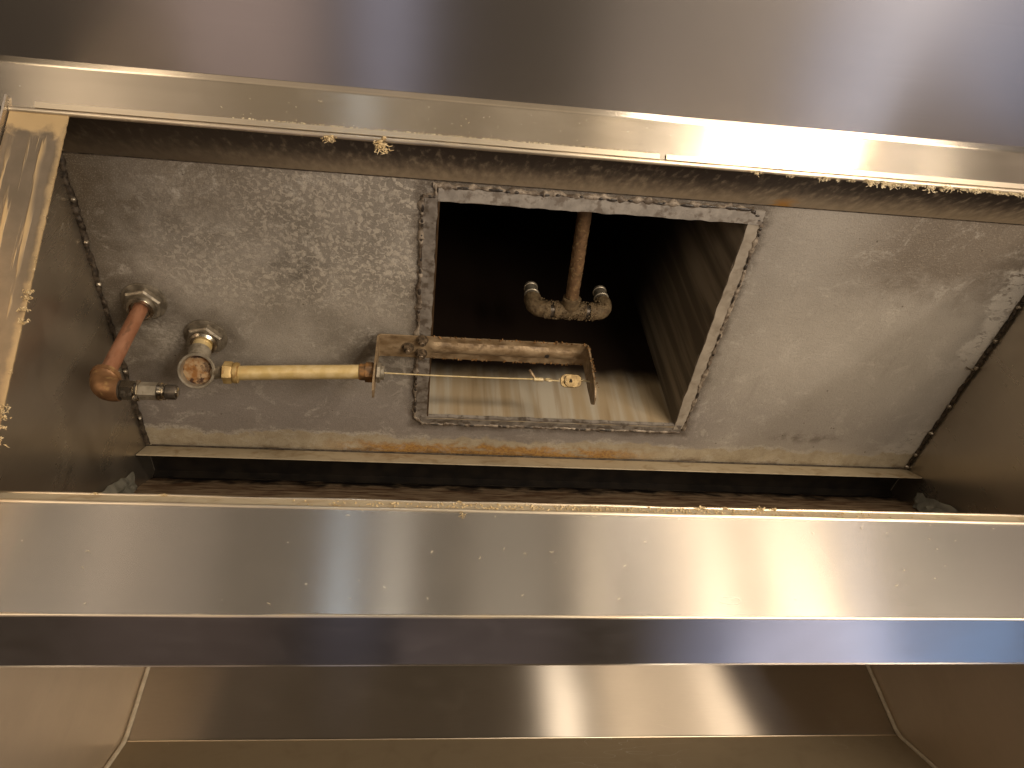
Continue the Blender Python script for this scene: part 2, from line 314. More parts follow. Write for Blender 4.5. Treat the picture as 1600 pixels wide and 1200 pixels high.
M['lint'] = plain('grease_lint', (0.42, 0.31, 0.155), (0.56, 0.45, 0.27), 120, 0.7, 0.0, 0.4)
M['lint_pale'] = plain('pale_grease_lint', (0.52, 0.43, 0.27), (0.66, 0.58, 0.41), 120, 0.7, 0.0, 0.4)
M['sealant'] = plain('grey_sealant', (0.26, 0.255, 0.215), (0.36, 0.35, 0.295), 50, 0.35, 0.0, 0.3)
M['fuzzpipe'] = plain('fuzzy_brown_pipe', (0.12, 0.066, 0.030), (0.19, 0.11, 0.052), 70, 0.7, 0.1, 0.6, 0.7, (0.30, 0.20, 0.09), spotr=(0.52, 0.66), dist=0.0015)
M['fuzzfit'] = plain('fuzzy_fitting', (0.095, 0.064, 0.033), (0.19, 0.138, 0.075), 120, 0.65, 0.15, 0.8, 0.6, (0.12, 0.07, 0.03), dist=0.002)

def mat_duct(name, kind):
    g = G(name)
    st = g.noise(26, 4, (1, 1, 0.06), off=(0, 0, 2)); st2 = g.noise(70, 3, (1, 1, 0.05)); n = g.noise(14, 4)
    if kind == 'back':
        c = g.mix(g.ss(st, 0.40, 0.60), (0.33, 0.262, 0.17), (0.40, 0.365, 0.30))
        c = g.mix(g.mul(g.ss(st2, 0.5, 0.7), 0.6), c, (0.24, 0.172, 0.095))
        c = g.mix(g.ss(g.add(g.z, g.mul(g.sub(n, 0.5), 0.05)), 1.10, 1.16), c, (0.014, 0.008, 0.005))  # upper wall painted near black, as shade above the lit band
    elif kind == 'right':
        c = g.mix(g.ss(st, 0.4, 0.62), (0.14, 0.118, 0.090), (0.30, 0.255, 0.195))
        c = g.mix(g.ss(g.add(g.z, g.mul(g.y, -0.35)), 0.84, 1.10), c, (0.020, 0.016, 0.012))  # shade painted in, darker higher up and toward the front
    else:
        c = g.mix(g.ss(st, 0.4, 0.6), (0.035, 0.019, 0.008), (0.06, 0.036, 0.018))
        c = g.mix(g.ss(g.z, 1.03, 1.15), c, (0.006, 0.005, 0.005))  # shade deeper in the duct painted as black
    g.bump(st, 0.2, 0.002)
    return g.out(c, 0.6, 0.05, 0.3)
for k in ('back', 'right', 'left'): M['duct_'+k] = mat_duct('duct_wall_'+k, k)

def mat_filler():
    g = G('grease_run_steel')
    # runs of yellow grease down the sloped filler panel
    run = g.ss(g.noise(1.0, 4, (75, 5, 5), dist=0.5, off=(3.3, 0, 0)), 0.54, 0.60)
    run = g.mul(run, g.ss(g.add(g.x, g.mul(g.sub(g.noise(12, 2), 0.5), 0.02)), -0.450, -0.458))
    run = g.mul(run, g.ss(g.noise(9, 3, off=(6, 6, 0)), 0.30, 0.55))
    top = g.ss(g.add(g.z, g.mul(g.sub(g.noise(60, 3), 0.5), 0.04)), 0.890, 0.905)
    edge = g.ss(g.add(g.x, g.mul(g.sub(g.noise(60, 3), 0.5), 0.012)), -0.446, -0.438)
    m = g.mx(g.mx(run, top), g.mul(edge, 0.8))
    c = g.mix(g.ss(g.noise(30, 4), 0.3, 0.7), (0.22, 0.18, 0.13), (0.27, 0.22, 0.16))
    c = g.mix(g.mul(m, 0.62), c, (0.50, 0.35, 0.16))
    g.bump(m, 0.5, 0.001)
    return g.out(c, g.lerp(m, 0.42, 0.6), g.lerp(m, 0.85, 0.1))
M['filler'] = mat_filler()

# ------------------------------------------------------------------ mesh helpers
def link(name, bm, mat, parent=None, smooth=40):
    me = bpy.data.meshes.new(name)
    bmesh.ops.recalc_face_normals(bm, faces=bm.faces)
    bm.to_mesh(me); bm.free()
    me.materials.append(M[mat])
    if smooth:
        me.polygons.foreach_set('use_smooth', [True]*len(me.polygons)); me.set_sharp_from_angle(angle=math.radians(smooth))
    o = bpy.data.objects.new(name, me); COL.objects.link(o)
    if parent is not None:
        o.parent = parent
        p = parent; off = Vector((0, 0, 0))
        while p is not None: off += p.location; p = p.parent
        o.location = -off                      # meshes are drawn in place
    return o
def thing(name, label, cat, loc, group=None):
    o = bpy.data.objects.new(name, None); COL.objects.link(o); o.location = loc; o.empty_display_size = 0.05
    o['label'] = label; o['category'] = cat
    if group: o['group'] = group
    return o
def box(bm, a, b):
    vs = [bm.verts.new((x, y, z)) for x in (a[0], b[0]) for y in (a[1], b[1]) for z in (a[2], b[2])]
    for f in ((0, 1, 3, 2), (4, 6, 7, 5), (0, 4, 5, 1), (2, 3, 7, 6), (0, 2, 6, 4), (1, 5, 7, 3)): bm.faces.new([vs[i] for i in f])
def fillet(pts, r, n=5):
    out = [Vector(pts[0])]
    for i in range(1, len(pts)-1):
        p, a, b = Vector(pts[i]), Vector(pts[i-1]), Vector(pts[i+1])
        d = min(r, (a-p).length*0.45, (b-p).length*0.45)
        q0 = p+(a-p).normalized()*d; q1 = p+(b-p).normalized()*d
        for k in range(n+1):
            t = k/n; out.append(q0*(1-t)**2 + p*2*t*(1-t) + q1*t*t)
    out.append(Vector(pts[-1])); return out
def sheet(bm, prof, x0, x1, th=0.002, r=0.004, nx=1, wob=0.0, seed=0):
    """profile in (y, z) extruded along x as bent sheet metal; thickness on the left of its direction"""
    P = fillet([Vector((p[0], p[1], 0)) for p in prof], r) if r else [Vector((p[0], p[1], 0)) for p in prof]
    N = []
    for i in range(len(P)):
        t = (P[min(i+1, len(P)-1)]-P[max(i-1, 0)]).normalized(); N.append(Vector((-t.y, t.x, 0)))
    loop = P + [P[i]+N[i]*th for i in reversed(range(len(P)))]
    rings = []
    for k in range(nx+1):
        x = x0+(x1-x0)*k/nx; ring = []
        for j, p in enumerate(loop):
            e = noise.noise((x*5+seed, p.x*4, p.y*4))*wob if wob else 0
            ring.append(bm.verts.new((x, p.x+e, p.y+e)))
        rings.append(ring)
    n = len(loop)
    for a, b in zip(rings, rings[1:]):
        for i in range(n): bm.faces.new((a[i], a[(i+1) % n], b[(i+1) % n], b[i]))
    m = len(P)
    for ring in (rings[0], rings[-1]):
        for i in range(m-1): bm.faces.new((ring[i], ring[i+1], ring[n-2-i], ring[n-1-i]))
def ring_at(bm, c, u, v, r, seg, ph=0):
    return [bm.verts.new(c+u*(r*math.cos(ph+2*math.pi*i/seg))+v*(r*math.sin(ph+2*math.pi*i/seg))) for i in range(seg)]
def frame_of(ax):
    ax = Vector(ax).normalized(); h = Vector((0, 0, 1)) if abs(ax.z) < 0.9 else Vector((0, 1, 0))
    u = ax.cross(h).normalized(); return ax, u, ax.cross(u)
def lathe(bm, org, axis, prof, seg=24, caps=(True, True), ph=0, jit=0):
    ax, u, v = frame_of(axis); org = Vector(org); rings = []
    for t, r in prof:
        rg = ring_at(bm, org+ax*t, u, v, r, seg, ph)
        if jit:
            for q in rg: q.co += Vector([R.uniform(-jit, jit) for _ in range(3)])
        rings.append(rg)
    for a, b in zip(rings, rings[1:]):
        for i in range(seg): bm.faces.new((a[i], a[(i+1) % seg], b[(i+1) % seg], b[i]))
    if caps[0]: bm.faces.new(rings[0][::-1])
    if caps[1]: bm.faces.new(rings[-1])
def tube(bm, path, rad, seg=14, jit=0, caps=True):
    path = [Vector(p) for p in path]; n = len(path)
    rad = rad if isinstance(rad, list) else [rad]*n
    t0 = (path[1]-path[0]).normalized(); _, u, v = frame_of(t0); rings = []
    for i, p in enumerate(path):
        t = (path[min(i+1, n-1)]-path[max(i-1, 0)]).normalized()
        q = t0.rotation_difference(t); u = q @ u; v = q @ v; t0 = t
        rg = ring_at(bm, p, u, v, rad[i], seg)
        if jit:
            for w_ in rg: w_.co += Vector([R.uniform(-jit, jit) for _ in range(3)])
        rings.append(rg)
    for a, b in zip(rings, rings[1:]):
        for i in range(seg): bm.faces.new((a[i], a[(i+1) % seg], b[(i+1) % seg], b[i]))
    if caps: bm.faces.new(rings[0][::-1]); bm.faces.new(rings[-1])
def xbar(bm, y, z, r, seg, wob=0.0006, seed=0.0):
    tube(bm, [(XL+(XR-XL)*i/70, y+wob*noise.noise((i*0.23, seed, 1)), z+wob*noise.noise((i*0.23, seed, 9))) for i in range(71)], [r*(1+0.18*noise.noise((i*0.4, seed, 5))) for i in range(71)], seg)
def arc(c, u, v, r, a0, a1, n=10):
    c, u, v = Vector(c), Vector(u), Vector(v)
    return [c+u*(r*math.cos(a0+(a1-a0)*i/n))+v*(r*math.sin(a0+(a1-a0)*i/n)) for i in range(n+1)]
def blob(bm, c, s, sub=1, jit=0.3):
    m = bmesh.ops.create_icosphere(bm, subdivisions=sub, radius=1.0)
    q = Vector((R.uniform(-1, 1), R.uniform(-1, 1), R.uniform(-1, 1))).normalized()
    rot = Matrix.Rotation(R.uniform(0, 6.3), 3, q)
    for v in m['verts']:
        p = v.co*(1+R.uniform(-jit, jit)); p = Vector((p.x*s[0], p.y*s[1], p.z*s[2]))
        v.co = (rot @ p if len(s) == 3 else p) + Vector(c)
def clump(bm, c, size, n, drop=0.0):
    """ragged hanging grease lint: a matted core, flakes and curled strands"""
    c = Vector(c)
    for i in range(max(2, n//2)):
        t = R.random()
        p = c+Vector((R.gauss(0, size*0.30), R.gauss(0, size*0.16), R.gauss(0, size*0.16)-drop*t*0.7))
        s = size*R.uniform(0.14, 0.34)*(1-0.5*t)
        blob(bm, p, (s*R.uniform(0.6, 1.3), s*R.uniform(0.25, 0.6), s*R.uniform(0.5, 1.2)), 1, 0.45)
    for i in range(n):
        p = c+Vector((R.gauss(0, size*0.42), R.gauss(0, size*0.15), -drop*R.random()*0.8)); d = Vector((R.uniform(-1, 1), R.uniform(-0.5, 0.5), R.uniform(-1.3, 0.4)))*size*0.42
        k = Vector((R.uniform(-1, 1), R.uniform(-1, 1), R.uniform(-1, 1)))*size*0.22
        tube(bm, [p, p+d*0.4+k, p+d*0.8+k*0.2, p+d*1.1-k*0.4], [size*0.07, size*0.055, size*0.04, size*0.015], 4)
def lumpy(bm, a, b, nrm, width, height, step=0.004, jw=0.35, seed=0.0):
    """irregular flat weld bead along a line; nrm = the side it rises on"""
    a, b, nrm = Vector(a), Vector(b), Vector(nrm).normalized(); d = b-a; L = d.length; t = d.normalized(); s = t.cross(nrm)
    n = max(3, int(L/step)); rows = []
    for i in range(n+1):
        p = a+d*i/n
        ww = width*(1+jw*noise.noise((i*0.35+seed, 0.3, seed))*2); off = s*(width*0.35*noise.noise((i*0.12, seed, 4.2)))
        hh = height*(1+0.9*noise.noise((i*0.6, 2.2+seed, 1.0)))
        rows.append([bm.verts.new(p+off+s*(ww*q)+nrm*(hh*z)) for q, z in ((-0.5, -0.3), (-0.32, 0.7), (-0.1, 1), (0.12, 0.95), (0.34, 0.65), (0.5, -0.3))])
    for r0, r1 in zip(rows, rows[1:]):
        for i in range(5): bm.faces.new((r0[i], r0[i+1], r1[i+1], r1[i]))

# ------------------------------------------------------------------ dimensions (metres)
XL, XR = -0.505, 1.035           # hood end walls
YF, YB, H = 0.505, 1.088, 1.0    # plenum ceiling
DX0, DX1, DY0, DY1 = 0.017, 0.492, 0.536, 0.982   # duct opening

# ------------------------------------------------------------------ the hood
hood = thing('exhaust_hood', 'stainless steel kitchen exhaust hood seen from below with its filters removed', 'exhaust hood', (0.265, 0.65, 0.387))
bm = bmesh.new(); sheet(bm, [(0.372, 0.964), (-0.45, 0.964)], XL-0.2, XR+0.2, -0.003, 0, 60, 0.0006, 2); link('canopy_panel', bm, 'canopy', hood)
bm = bmesh.new(); sheet(bm, [(0.368, 0.9632), (0.3745, 0.9605), (0.413, 0.922)], XL-0.2, XR+0.2, 0.002, 0.002, 80, 0.0005, 4); ur = link('upper_filter_rail', bm, 'rail', hood)
bm = bmesh.new(); xbar(bm, 0.4155, 0.9215, 0.0036, 14, 0.0005, 1)
link('rolled_hem', bm, 'hem', ur)
for a, b in ((XL+0.03, 0.303), (0.312, XR-0.02)):
    bm = bmesh.new()
    n = 90
    for i in range(n):                       # ragged edge of the folded hem
        pass
    sheet(bm, [(0.4065, 0.9265), (0.4115, 0.9215)], a, b, -0.0016, 0)
    link('hem_fold', bm, 'hem', ur)
bm = bmesh.new(); sheet(bm, [(0.419, 0.9225), (0.4205, 0.934)], XL, XR, 0.002, 0); link('rail_return', bm, 'hem', ur)
bm = bmesh.new(); sheet(bm, [(0.4215, 0.932), (YF, H-0.0005)], XL, XR, 0.002, 0); link('front_slope', bm, 'front', hood)

# plenum ceiling, one sheet with the duct opening cut out of it
bm = bmesh.new()
xs, ys = [XL, DX0-0.004, DX1+0.004, XR], [YF, DY0-0.004, DY1+0.004, YB]
for i in range(3):
    for j in range(3):
        if i == 1 and j == 1: continue
        bm.faces.new([bm.verts.new((x, y, H)) for x, y in ((xs[i], ys[j]), (xs[i+1], ys[j]), (xs[i+1], ys[j+1]), (xs[i], ys[j+1]))])
bmesh.ops.remove_doubles(bm, verts=bm.verts, dist=1e-5)
bmesh.ops.solidify(bm, geom=bm.faces[:], thickness=0.002)
for v in bm.verts: v.co.z = H if v.co.z > H-0.001 and v.co.z < H+0.001 else H+0.002
pc = link('plenum_ceiling', bm, 'ceiling', hood)

# end walls: plenum sides continue down behind the trough to the rear of the hood
PL, PR = [], []
for nm, x, s in (('left', XL, -1), ('right', XR, 1)):
    bm = bmesh.new()
    pts = [(0.400, 0.928), (0.42, 0.932), (YF, H+0.001), (1.165, H+0.001), (1.165, 0.975), (0.852, 0.545), (0.70, 0.495), (0.655, 0.505)]
    a = [bm.verts.new((x+s*0.0005, y, z)) for y, z in pts]; b = [bm.verts.new((x+s*0.003, y, z)) for y, z in pts]
    bm.faces.new(a); bm.faces.new(b[::-1])
    for i in range(len(pts)): bm.faces.new((a[i], a[(i+1) % len(pts)], b[(i+1) % len(pts)], b[i]))
    link('plenum_end_wall', bm, 'endwall', hood)
    bm = bmesh.new()
    box(bm, (x+s*0.0042, 0.45, 0.30), (x+s*0.0062, 1.52, 0.99)); link('hood_end_panel', bm, 'rearside', hood)

# floor pan of the plenum, and an added recess behind it, blackened for the slot's shade
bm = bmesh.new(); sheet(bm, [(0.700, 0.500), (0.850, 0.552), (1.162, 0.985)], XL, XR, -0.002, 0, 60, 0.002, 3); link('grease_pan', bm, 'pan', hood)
bm = bmesh.new(); sheet(bm, [(1.16, 0.985), (1.16, H+0.02)], XL, XR, -0.002, 0); link('shade_recess_wall', bm, 'black', hood)
bm = bmesh.new(); sheet(bm, [(YB+0.001, H+0.001), (1.165, H+0.001)], XL, XR, 0.002, 0); link('shade_recess_roof', bm, 'black', hood)
# drip flange along the back of the ceiling
bm = bmesh.new(); sheet(bm, [(YB+0.004, H-0.0015), (1.0865, 0.9975), (1.0600, 0.9508)], XL+0.001, XR-0.001, 0.002, 0.002, 40, 0.0008, 9); link('drip_flange', bm, 'flange', hood)

# lower rail: trough with face, underside, rolled edges and filter channel
bm = bmesh.new(); sheet(bm, [(0.650, 0.5135), (0.6510, 0.3870)], XL, XR, 0.002, 0.004, 80, 0.0007, 6); lr = link('lower_filter_rail', bm, 'rail_low', hood)
bm = bmesh.new(); xbar(bm, 0.6525, 0.3870, 0.0019, 12, 0.0004, 3); link('bend_edge', bm, 'hem', lr)
bm = bmesh.new(); sheet(bm, [(0.6535, 0.3860), (0.745, 0.3860)], XL, XR, 0.002, 0, 80, 0.0007, 7); link('trough_bottom', bm, 'lip', lr)
bm = bmesh.new(); sheet(bm, [(0.7465, 0.3860), (0.7465, 0.50)], XL, XR, -0.002, 0); link('trough_back', bm, 'rear', lr)
bm = bmesh.new(); xbar(bm, 0.6508, 0.5145, 0.0026, 12, 0.0007, 5); link('rolled_hem', bm, 'hem', lr)
bm = bmesh.new(); sheet(bm, [(0.6525, 0.516), (0.6655, 0.5375)], XL, XR, -0.0015, 0); link('filter_channel', bm, 'flange', lr)
bm = bmesh.new(); xbar(bm, 0.6662, 0.5385, 0.0018, 10, 0.0010, 7); link('channel_edge', bm, 'hem', lr)

# filler panel at the left end of the filter opening, in the slope of the missing filters
bm = bmesh.new()
f0, f1 = Vector((0.416, 0.9195)), Vector((0.650, 0.5145)); nn = Vector((0.866, 0.5))*0.002
P4 = [(XL+0.001, *f0), (-0.437, *f0), (-0.437, *f1), (XL+0.001, *f1)]
n = 80; rows = []
for i in range(n+1):
    t = i/n; y, z = f0.lerp(f1, t); e = 0.0012*noise.noise((i*0.9, 1, 1))
    rows.append([bm.verts.new(c) for c in ((XL+0.001, y, z), (-0.437+e, y, z), (-0.437+e, y+nn.x, z+nn.y), (XL+0.001, y+nn.x, z+nn.y))])
for a, b in zip(rows, rows[1:]):
    for i in range(4): bm.faces.new((a[i], a[(i+1) % 4], b[(i+1) % 4], b[i]))
bm.faces.new(rows[0]); bm.faces.new(rows[-1][::-1])
fp = link('filler_panel', bm, 'filler', hood)

# rear of the hood under the trough
ZK, YR = 0.612, 1.475
def quadsheet(name, pts, mat, th):
    bm = bmesh.new(); a = [bm.verts.new(p) for p in pts]; b = [bm.verts.new(Vector(p)+Vector(th)) for p in pts]
    bm.faces.new(a); bm.faces.new(b[::-1])
    for i in range(4): bm.faces.new((a[i], a[(i+1) % 4], b[(i+1) % 4], b[i]))
    return link(name, bm, mat, hood)
YRl, YRr = 1.455, 1.500
rp = quadsheet('rear_panel', [(XL, YRl, 0.99), (XR, YRr, 0.99), (XR, YRr, ZK+0.004), (XL, YRl, ZK-0.004)], 'rear', (0, 0.002, 0))
dl = (0.40*0.597, 0.40*0.802)
sp_ = quadsheet('rear_sloped_panel', [(XL, YRl-0.0015, ZK-0.005), (XR, YRr-0.0015, ZK+0.003), (XR, YRr-dl[0], ZK-dl[1]), (XL, YRl-dl[0], ZK-dl[1])], 'rearlow', (0, 0.0025, -0.0015))
for x, y, k, s in ((XL, YRl, ZK-0.004, 1), (XR, YRr, ZK+0.004, -1)):
    bm = bmesh.new(); p0 = Vector((x+s*0.001, y-0.001, 0.95)); p1 = Vector((x+s*0.001, y-0.002, k)); p2 = Vector((x+s*0.001, y-dl[0], k-dl[1]))
    tube(bm, [p0, p1.lerp(p0, 0.03), p1.lerp(p2, 0.02), p2], 0.0042, 10); link('corner_bead', bm, 'caulk', rp)
bm = bmesh.new(); tube(bm, [(XL, YRl-0.002, ZK-0.0045), (XR, YRr-0.002, ZK+0.0035)], 0.0014, 8); link('bend_edge', bm, 'hem', rp)

# seams where the ceiling meets the end walls, with weld beads
for x, s in ((XL, 1), (XR, -1)):
    bm = bmesh.new(); lumpy(bm, (x+s*0.003, YF, H-0.002), (x+s*0.003, YB-0.005, H-0.002), (s*0.7, 0, -0.7), 0.010 if s > 0 else 0.007, 0.003, 0.004, 0.4, x)
    link('corner_seam', bm, 'seam', pc)
for y in (0.66, 0.735, 0.80, 0.90, 0.975, 1.040, 1.078):
    bm = bmesh.new(); blob(bm, (XR-0.004, y, H-0.004), (0.0048, 0.0042, 0.0045), 2, 0.12); link('weld_bead', bm, 'bead', pc)
for y in (0.575, 0.645, 0.72, 0.90, 1.01):
    bm = bmesh.new(); blob(bm, (XL+0.005, y, H-0.005), (0.0040, 0.0045, 0.004), 2, 0.15); link('weld_bead', bm, 'bead', pc)
bm = bmesh.new()
for i in range(46):
    y = 0.60+0.21*i/45; blob(bm, (XR-0.004, y, H-0.0035), (0.0030, 0.0020, 0.0030), 1, 0.2)
o = link('weld_ripple', bm, 'seam', pc); o['kind'] = 'stuff'
bm = bmesh.new(); tube(bm, [(XL, YF, H-0.0008), (XR, YF, H-0.0008)], 0.0011, 6); link('front_seam', bm, 'seam', pc)
bm = bmesh.new(); tube(bm, [(XL+0.01, YB-0.003, H-0.0022), (XR-0.01, YB-0.003, H-0.0022)], 0.0016, 6); link('back_seam', bm, 'seam', pc)
bm = bmesh.new(); tube(bm, [(XR-0.022, 0.802, H-0.001), (XR-0.014, 0.804, H-0.004), (XR-0.006, 0.806, H-0.004)], 0.0016, 6); link('weld_spur', bm, 'bead', pc)

# ------------------------------------------------------------------ the exhaust duct
duct = thing('exhaust_duct', 'dark square exhaust duct opening welded into the plenum ceiling', 'duct', (0.2545, 0.76, 1.0))
ZT = 2.3; zb = 0.9945
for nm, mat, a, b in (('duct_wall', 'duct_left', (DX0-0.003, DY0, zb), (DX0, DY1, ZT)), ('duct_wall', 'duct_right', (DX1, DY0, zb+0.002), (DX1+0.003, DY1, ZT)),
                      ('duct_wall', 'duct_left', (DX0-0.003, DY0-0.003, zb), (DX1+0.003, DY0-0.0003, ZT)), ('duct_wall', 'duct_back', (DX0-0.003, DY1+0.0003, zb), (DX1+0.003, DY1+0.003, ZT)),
                      ('duct_light_stop', 'black', (DX0-0.003, DY0-0.003, ZT+0.0005), (DX1+0.003, DY1+0.003, ZT+0.003))):  # unseen lid added to keep the duct top black
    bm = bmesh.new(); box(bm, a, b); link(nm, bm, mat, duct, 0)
# frame strips round the opening, ragged inner edge
def strip(a, b, inw, w0, mat):
    bm = bmesh.new(); a, b, inw = Vector(a), Vector(b), Vector(inw); n = 60; rows = []
    for i in range(n+1):
        p = a.lerp(b, i/n); e0 = 0.0022*noise.noise((i*0.4, a.x*9, a.y*7)); e1 = 0.0012*noise.noise((i*0.3, 3+a.x, 5)); zz = 0.0006*noise.noise((i*0.25, 1, a.y*5))
        q = p+inw*(w0+e0); p = p+inw*e1
        rows.append([bm.verts.new(c) for c in ((p.x, p.y, H+0.001), (p.x, p.y, H-0.003+zz), (q.x, q.y, H-0.0062+zz), (q.x, q.y, H+0.001))])
    for r0, r1 in zip(rows, rows[1:]):
        for i in range(4): bm.faces.new((r0[i], r0[(i+1) % 4], r1[(i+1) % 4], r1[i]))
    bm.faces.new(rows[0]); bm.faces.new(rows[-1][::-1])
    return link('frame_strip', bm, mat, duct)
OX0, OX1, OY0, OY1 = -0.006, 0.514, 0.514, 1.000
strip((OX0+0.02, OY0, H), (OX1, OY0, H), (0, 1, 0), 0.0215, 'frame_front')
strip((OX0, OY0+0.014, H), (OX0, OY1-0.012, H), (1, 0, 0), 0.0200, 'frame')
strip((OX1, OY0+0.022, H), (OX1, OY1-0.010, H), (-1, 0, 0), 0.0215, 'frame_right')
strip((OX0+0.010, OY1, H), (OX1-0.006, OY1, H), (0, -1, 0), 0.0215, 'frame')
def seam(a, b, sd, mat='crust', wd=0.008):
    bm = bmesh.new(); lumpy(bm, a, b, (0, 0, -1), wd, 0.0034, 0.003, 0.75, sd); return link('weld_seam', bm, mat, duct)
zs = H-0.0012
seam((OX0+0.012, OY0-0.001, zs), (OX1-0.02, OY0-0.001, zs), 1.7)
seam((OX0-0.002, OY0+0.018, zs), (OX0-0.002, OY1-0.012, zs), 5.1)
seam((OX1+0.002, OY0+0.02, zs), (OX1+0.002, OY1-0.005, zs), 8.3)
seam((OX0+0.010, OY1+0.001, zs), (OX1-0.004, OY1+0.001, zs), 12.9)
seam((OX0-0.002, OY1-0.014, zs), (OX0+0.012, OY1+0.002, zs), 15.0)
seam((OX0+0.016, OY0-0.004, zs), (OX0+0.018, OY0+0.016, zs), 18.0, 'crust', 0.006)
seam((OX0-0.002, OY0+0.017, zs), (OX0+0.018, OY0+0.014, zs), 21.0, 'crust', 0.006)
seam((OX1-0.024, OY0-0.001, zs), (OX1+0.000, OY0+0.016, zs), 24.0, 'seam', 0.008)
bm = bmesh.new()
def blister(x, y, l, along):
    w_ = R.uniform(0.0018, 0.0030); m = bmesh.ops.create_icosphere(bm, subdivisions=2, radius=1.0)
    for v in m['verts']:
        c = v.co; v.co = Vector((x+(c.x*l if along == 'x' else c.x*w_), y+(c.y*w_ if along == 'x' else c.y*l), H-0.0042+c.z*0.0014))
for x in (0.045, 0.052, 0.098, 0.115, 0.128, 0.17, 0.19, 0.225, 0.255, 0.272, 0.300, 0.345, 0.352, 0.39, 0.415, 0.425, 0.46, 0.48):
    blister(x, OY0-0.001+R.uniform(-0.001, 0.001), R.choice((0.003, 0.004, 0.008, 0.012)), 'x')
for y in (0.55, 0.575, 0.60, 0.64, 0.66, 0.70, 0.74, 0.885, 0.90, 0.915, 0.95, 0.965): blister(OX0-0.002, y, R.uniform(0.003, 0.009), 'y')
for y in (0.545, 0.555, 0.60, 0.615, 0.65, 0.68, 0.76, 0.80, 0.90): blister(OX1+0.002+R.uniform(-0.001, 0.001), y, R.uniform(0.003, 0.010), 'y')
for x in (0.03, 0.08, 0.1, 0.16, 0.21, 0.26, 0.31, 0.36, 0.42): blister(x, OY1+0.001, R.uniform(0.004, 0.014), 'x')
for x, y in ((0.495, 0.516), (0.503, 0.522), (0.508, 0.530), (0.500, 0.532), (0.002, 0.530), (0.009, 0.530)): blister(x, y, 0.004, 'x')
o = link('weld_blisters', bm, 'blister', duct); o['kind'] = 'stuff'

# ------------------------------------------------------------------ hardware
def hexnut(bm, org, axis, r, h, ch=0.12):
    lathe(bm, org, axis, [(0, r), (h*(1-ch*2), r), (h, r*0.90)], 6, ph=0.26)
# copper nozzle drop
cx, cyy = -0.441, 0.751; ze = 0.792
nz = thing('nozzle_pipe', 'copper coloured vertical pipe hanging from the ceiling with a bronze elbow and silver nozzle', 'pipe', (cx, cyy, H))
bm = bmesh.new(); lathe(bm, (cx, cyy, H), (0, 0, -1), [(0, 0.0345), (0.003, 0.0345), (0.0045, 0.032)], 32); link('washer', bm, 'nut', nz)
bm = bmesh.new(); hexnut(bm, (cx, cyy, H-0.0047), (0, 0, -1), 0.0305, 0.011); link('lock_nut', bm, 'nut', nz)
bm = bmesh.new(); lathe(bm, (cx, cyy, H-0.0158), (0, 0, -1), [(0, 0.0225), (0.006, 0.0225), (0.0095, 0.0205), (0.0105, 0.0165), (0.006, 0.0140)], 28); link('ferrule', bm, 'chrome', nz)
bm = bmesh.new(); tube(bm, [(cx, cyy, H-0.018), (cx, cyy, 0.90), (cx, cyy, ze+0.024)], 0.0112, 20); link('pipe', bm, 'copper', nz)
bm = bmesh.new()
pth = [Vector((cx, cyy, ze+0.030)), Vector((cx, cyy, ze+0.022))]+arc((cx+0.020, cyy, ze+0.020), (-1, 0, 0), (0, 0, -1), 0.020, 0, math.pi/2, 8)+[Vector((cx+0.028, cyy, ze))]
tube(bm, pth, [0.0185, 0.0185]+[0.0175]*2+[0.0168]*7+[0.0160], 22); el = link('elbow', bm, 'bronze', nz)
bm = bmesh.new(); lathe(bm, (cx, cyy, ze+0.031), (0, 0, -1), [(0, 0.0168), (0.001, 0.0198), (0.007, 0.0198), (0.008, 0.018)], 24); link('elbow_collar', bm, 'bronze', el)
x0 = cx+0.0285
bm = bmesh.new(); lathe(bm, (x0-0.002, cyy, ze), (1, 0, 0), [(0, 0.0145), (0.003, 0.0145)], 20); link('thread', bm, 'tip', nz)
nzz = None
bm = bmesh.new(); lathe(bm, (x0+0.001, cyy, ze), (1, 0, 0), [(0, 0.0125), (0.001, 0.0138), (0.018, 0.0138), (0.019, 0.0125)], 6, ph=0.5); nzz = link('nozzle', bm, 'chrome', nz)
bm = bmesh.new(); lathe(bm, (x0+0.0202, cyy, ze), (1, 0, 0), [(0, 0.0130), (0.001, 0.0148), (0.004, 0.0148), (0.005, 0.0130)], 24); link('snap_ring', bm, 'chrome', nzz)
bm = bmesh.new(); lathe(bm, (x0+0.0253, cyy, ze), (1, 0, 0), [(0, 0.0118), (0.0005, 0.0126), (0.024, 0.0126), (0.0245, 0.0112)], 6, ph=0.2); link('nozzle_barrel', bm, 'nickel_dull', nzz)
bm = bmesh.new(); lathe(bm, (x0+0.0500, cyy, ze), (1, 0, 0), [(0, 0.0105), (0.001, 0.0128), (0.0045, 0.0128), (0.005, 0.011), (0.007, 0.011), (0.008, 0.0118), (0.010, 0.0118), (0.011, 0.010)], 20); link('nozzle_ring', bm, 'chrome', nzz)
bm = bmesh.new(); lathe(bm, (x0+0.0612, cyy, ze), (1, 0, 0), [(0, 0.0108), (0.012, 0.0108), (0.013, 0.0098)], 18); link('nozzle_tip', bm, 'tip', nzz)
bm = bmesh.new(); lathe(bm, (x0+0.0743, cyy, ze), (1, 0, 0), [(0, 0.0075), (0.0015, 0.0075), (0.0025, 0.0062)], 16); link('nozzle_plug', bm, 'chrome', nzz)
bm = bmesh.new(); tube(bm, [(x0+0.0225, cyy-0.002, ze-0.0145), (x0+0.0235, cyy-0.002, ze-0.020)], 0.0022, 8); link('ring_tab', bm, 'chrome', nzz)

